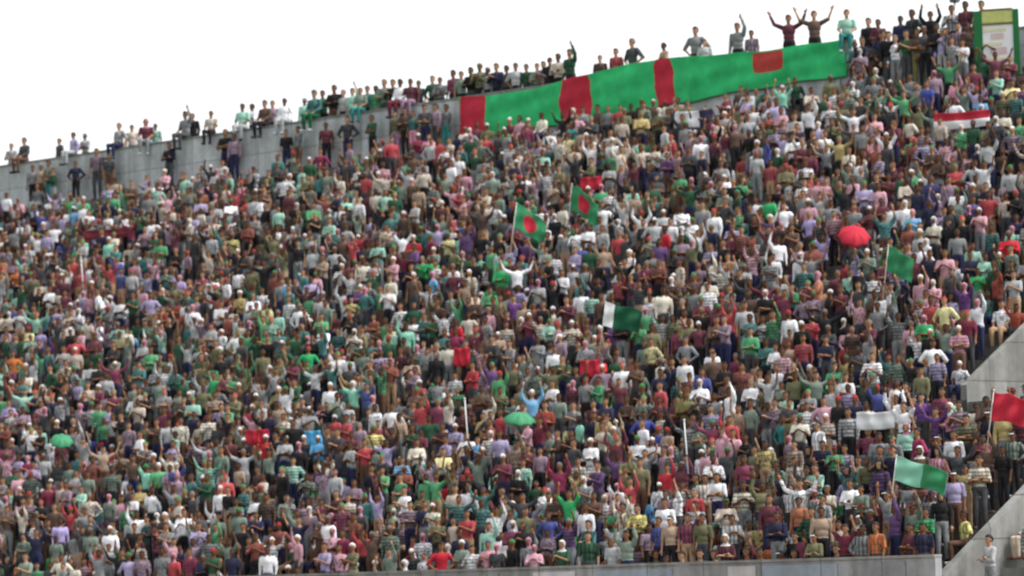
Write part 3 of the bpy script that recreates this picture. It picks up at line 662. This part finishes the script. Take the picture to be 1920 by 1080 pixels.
# ------------------------------------------------------------------ held things
def cloth(w, h, slots, kind, seed, droop=.0, waves=2.2):
    nx, nz = 56, 36; rnd = random.Random(seed); ph = rnd.uniform(0, 6)
    verts, faces, mi = [], [], []
    for i in range(nx + 1):
        u = i / nx
        for j in range(nz + 1):
            v = j / nz
            a = .10 * w * u ** .7
            verts.append((u * w * (.93 - .10 * droop), a * math.sin(u * waves * 6.28 + ph + v * 1.3) * .8 + .02 * math.sin(v * 9 + u * 8), -v * h * (1 - .07 * u) - droop * w * u ** 1.5 * .45 + .03 * math.sin(u * 9 + ph)))
    for i in range(nx):
        for j in range(nz):
            faces.append((i * (nz + 1) + j, (i + 1) * (nz + 1) + j, (i + 1) * (nz + 1) + j + 1, i * (nz + 1) + j + 1))
            u, v = (i + .5) / nx, (j + .5) / nz; m = 0
            if kind == 'disc' and ((u - .47) * w) ** 2 + ((v - .5) * h) ** 2 < (.33 * h) ** 2: m = 1
            if kind == 'hoist' and u < .25: m = 1
            if kind == 'mint' and u > .52: m = 1
            mi.append(m)
    me = bpy.data.meshes.new("flag_cloth"); me.from_pydata(verts, [], faces); me.update()
    for s in slots: me.materials.append(s)
    me.polygons.foreach_set("material_index", mi); me.polygons.foreach_set("use_smooth", [True] * len(mi))
    return me
SLOT = {'disc': [M_FGREEN, M_RED], 'plain': [M_FGREEN], 'hoist': [M_DGREEN, M_WHITE], 'mint': [M_MINT, M_FGREEN], 'redf': [M_RED]}
def umbrella_mesh(rad):
    bm = bmesh.new(); n = 8; rings = 7; sub = 4; vs = []
    for i in range(rings + 1):
        t = i / rings; row = []
        for j in range(n * sub):
            f = (j % sub) / sub; sc_ = 1 - .13 * t * math.sin(f * math.pi)
            a = 2 * math.pi * j / (n * sub); r = rad * math.sin(t * 1.25) / math.sin(1.25) * sc_
            row.append(bm.verts.new((r * math.cos(a), r * math.sin(a), rad * .55 * (math.cos(t * 1.25) - 1) / (1 - math.cos(1.25)) * (1 - .06 * math.sin(f * math.pi) * t) - .05 * rad * math.sin(f * math.pi) * math.sin(t * math.pi))))
        vs.append(row)
    for i in range(rings):
        for j in range(n * sub):
            q = (j + 1) % (n * sub); bm.faces.new((vs[i][j], vs[i][q], vs[i + 1][q], vs[i + 1][j]))
    bmesh.ops.remove_doubles(bm, verts=bm.verts, dist=1e-5)
    return done(bm, "canopy", True)
for kx, h in enumerate(HELD):
    kind, x, y, w, hh, lab = h; hp = HANDS[kx]
    root = link({'umb': 'umbrella', 'pole': 'flagpole'}.get(kind, 'flag'), None)
    if kind in SLOT:
        # tilt the pole so that the cloth flies beside the bearer
        root.matrix_world = Matrix.Translation(hp) @ Matrix.Rotation(FYAW[kx], 4, 'Z') @ Matrix.Rotation(R(9), 4, 'Y')
        L = hh + .35
        bm = bmesh.new(); bm_tube(bm, (0, 0, -.45), (0, 0, L), .014); bm_ball(bm, (0, 0, L + .01), .028, 8); link("pole", done(bm, "pole", True), root, M_POLE)
        c = link("cloth", cloth(w, hh, SLOT[kind], kind, kx, DROOP[kind]), root); c.location = (.014, 0, L - .02)
        m = c.modifiers.new("thickness", 'SOLIDIFY'); m.thickness = .006
        tag(root, lab, "flag", "flags waved in the crowd")
    elif kind == 'umb':
        root.matrix_world = Matrix.Translation(hp) @ Matrix.Rotation(R({1612: 44, 968: 18, 107: 36}[x]), 4, 'X') @ Matrix.Rotation(R(6), 4, 'Y')
        bm = bmesh.new(); bm_tube(bm, (0, 0, -.14), (0, 0, .60), .008); link("shaft", done(bm, "shaft", True), root, M_STEEL)
        bm = bmesh.new(); bm_tube(bm, (0, 0, -.2), (0, 0, -.06), .016); link("handle", done(bm, "handle", True), root, M_STEEL)
        c = link("canopy", umbrella_mesh(w / 2), root, M_RED if 'red' in lab else M_UGREEN); c.location = (0, 0, .58)
        m = c.modifiers.new("thickness", 'SOLIDIFY'); m.thickness = .004
        bm = bmesh.new()
        for j in range(8):
            a = math.pi * j / 4; bm_tube(bm, (0, 0, .30), (w * .30 * math.cos(a), w * .30 * math.sin(a), .50), .004, seg=6)
        link("ribs", done(bm, "ribs", True), root, M_STEEL)
        tag(root, lab, "umbrella", "umbrellas open in the crowd")
    else:
        root.matrix_world = Matrix.Translation(hp) @ Matrix.Rotation(R(random.uniform(-4, 4)), 4, 'Y')
        bm = bmesh.new(); bm_tube(bm, (0, 0, -.5), (0, 0, w * .75), .022, .018); link("shaft", done(bm, "shaft", True), root, M_WHITE)
        bm = bmesh.new(); bm_ball(bm, (0, 0, w * .75 + .02), .035, 10); link("finial", done(bm, "finial", True), root, M_POLE)
        tag(root, lab, "pole", "white poles held up")
# cloth banners and a placard held in front of rows
def sheet(px, py, w, h, parts, label, cat, name):
    o_, d_ = ray(px, py); o_ = STI @ o_; d_ = STI.to_3x3() @ d_
    kk = RISE / RUN; t = (Z0 + (o_.y - FRONT) * kk + 1.15 - o_.z) / (d_.z - kk * d_.y); p = o_ + d_ * t
    row = int((p.y - FRONT) / RUN)
    y = Y_ROW(row) - .36
    s = s_at(px, y, Z_ROW(row) + 1.2)
    lo, hi = Z_ROW(row) + .5, Z_ROW(row) + 2.2
    for _ in range(30):
        m = (lo + hi) / 2
        if proj(W(s, y, m))[1] > py: lo = m
        else: hi = m
    zc = (lo + hi) / 2
    root = link(name, None); root.matrix_world = ST @ Matrix.Translation((s, y, zc)) @ Matrix.Rotation(R(18), 4, 'Z')
    for (pn, x0, x1, z0, z1, m) in parts:
        nx, nz = 24, 10; verts = []
        for i in range(nx + 1):
            for j in range(nz + 1):
                u, v = x0 + (x1 - x0) * i / nx, z0 + (z1 - z0) * j / nz
                verts.append((u * w, .03 * math.sin(u * 14 + v * 3) + .015 * math.sin(v * 9), v * h - .05 * h * math.cos(u * 3.1) * 1.2))
        faces = [(i * (nz + 1) + j, (i + 1) * (nz + 1) + j, (i + 1) * (nz + 1) + j + 1, i * (nz + 1) + j + 1) for i in range(nx) for j in range(nz)]
        me = bpy.data.meshes.new(pn); me.from_pydata(verts, [], faces); me.update(); me.materials.append(m)
        for p_ in me.polygons: p_.use_smooth = True
        c = link(pn, me, root); mm = c.modifiers.new("thickness", 'SOLIDIFY'); mm.thickness = .008
    tag(root, label, cat)
sheet(1803, 224, 1.8, .5, [("upper_band", -.5, .5, .0, .5, M_RED), ("lower_band", -.5, .5, -.5, -.0, M_WHITE)], "red over white cloth held across a high row on the right", "banner", "hand_banner")
sheet(1300, 222, 1.4, .55, [("white_field", -.5, .15, -.5, .5, M_WHITE), ("navy_field", .15, .5, -.5, .5, M_NAVY)], "white and navy cloth held up just below the green banner", "banner", "hand_banner")
sheet(1642, 788, 1.05, .45, [("sheet", -.5, .5, -.5, .5, M_WHITE)], "blank white cloth held up in the lower right of the crowd", "banner", "hand_banner")

M_SKY = mat("sky_blue_cloth", plain((.09, .36, .62), .15, 3), .8)
for px, py, w_, h_, m_, lb in ((1106, 690, .62, .5, M_RED, "red cloth held up right of centre, below the dark green flag"), (866, 668, .55, .55, M_RED, "red cloth held up in the very middle of the crowd"),
        (482, 818, .8, .42, M_RED, "red cloth held up in the lower left, beside a sky blue one"), (588, 822, .62, .5, M_SKY, "sky blue cloth held up in the lower left of the crowd"),
        (1108, 343, .75, .42, M_RED, "red cloth held up high behind the two red disc flags"), (200, 438, 1.9, .35, mat("maroon_cloth", plain((.16, .025, .035), .2, 3), .8), "long maroon cloth stretched across a row at upper left")):
    sheet(px, py, w_, h_, [("cloth", -.5, .5, -.5, .5, m_)], lb, "banner", "hand_banner")
# ------------------------------------------------------------------ framed board and mast on the top walkway
bs = s_at(1886, -.6, 18)
root = link("notice_board", None); root.matrix_world = ST @ Matrix.Translation((bs, -1.05, ZW)) @ Matrix.Rotation(R(30), 4, 'Z')
tag(root, "tall white board in a green frame with yellow head, top right corner", "board")
for x0, x1 in ((-.72, -.46), (.52, .70)):
    bm = bmesh.new(); bm_box(bm, x0, x1, -.07, .07, 0, 2.42, .01); link("post", done(bm, "post"), root, M_SIGNG)
bm = bmesh.new(); bm_box(bm, -.457, .517, -.03, .03, .62, 1.95, .006); link("panel", done(bm, "panel"), root, M_WHITE)
bm = bmesh.new(); bm_box(bm, -.457, .517, -.05, .05, 2.02, 2.40, .006); link("head_panel", done(bm, "head_panel"), root, M_YEL)
for z in (1.955, 2.405):
    bm = bmesh.new(); bm_box(bm, -.456, .516, -.065, .065, z, z + .06, .006); link("crossbar", done(bm, "crossbar"), root, M_OLIVE)
bm = bmesh.new(); bm_box(bm, -.456, .516, -.05, .05, .50, .615, .006); link("bottom_rail", done(bm, "bottom_rail"), root, M_RED)
M_CREAM = mat("board_cream", plain((.62, .58, .38), .12, 4), .6); M_PINK = mat("board_pink", plain((.55, .42, .43), .12, 4), .6)
for z0, z1, x0, x1, m in ((1.74, 1.84, -.43, .30, M_CREAM), (1.50, 1.68, -.20, .22, M_PINK), (1.30, 1.40, -.43, .16, M_CREAM), (1.02, 1.24, -.22, .30, M_PINK), (.78, .90, -.43, .49, M_CREAM)):
    bm = bmesh.new(); bm_box(bm, x0, x1, -.042, -.032, z0, z1); link("coloured_band", done(bm, "coloured_band"), root, m)
ms = s_at(1790, .9, 19)
root = link("mast", None); root.matrix_world = ST @ Matrix.Translation((ms, .95, ZTOP - 1.28))
tag(root, "thin grey mast with a dark lamp head above the right end of the wall", "mast")
bm = bmesh.new(); bm_tube(bm, (0, 0, 0), (0, 0, 2.15), .05, .04); link("shaft", done(bm, "shaft", True), root, M_POLE)
bm = bmesh.new(); bm_box(bm, -.14, .14, -.12, .12, 2.153, 2.5, .02); link("lamp_head", done(bm, "lamp_head"), root, M_STEEL)

# ------------------------------------------------------------------ light
w = bpy.data.worlds.new("World"); sc.world = w; w.use_nodes = True
nt = w.node_tree; bg = nt.nodes["Background"]
sky = nt.nodes.new("ShaderNodeTexSky"); sky.sky_type = 'NISHITA'; sky.sun_disc = False
sky.sun_elevation = R(52); sky.sun_rotation = R(110); sky.air_density = 1.0; sky.dust_density = 2.0; sky.ozone_density = 1.0
hs = nt.nodes.new("ShaderNodeHueSaturation"); hs.inputs["Saturation"].default_value = .12; hs.inputs["Value"].default_value = 1.0
nt.links.new(sky.outputs[0], hs.inputs["Color"]); nt.links.new(hs.outputs[0], bg.inputs["Color"]); bg.inputs["Strength"].default_value = .15
sun = bpy.data.lights.new("sun", 'SUN'); sun.energy = 1.5; sun.angle = R(14); sun.color = (1, .97, .93)
so = bpy.data.objects.new("sun", sun); col.objects.link(so)
az = R(110); el = R(52)
dirv = Vector((math.sin(az) * math.cos(el), math.cos(az) * math.cos(el), math.sin(el)))
so.rotation_euler = dirv.to_track_quat('Z', 'Y').to_euler(); so.location = (0, 60, 60)

sc.view_settings.view_transform = 'Standard'; sc.view_settings.look = 'None'; sc.view_settings.gamma = 1; sc.view_settings.exposure = .95
sc.cycles.use_denoising = True
sc.cycles.max_bounces = 6
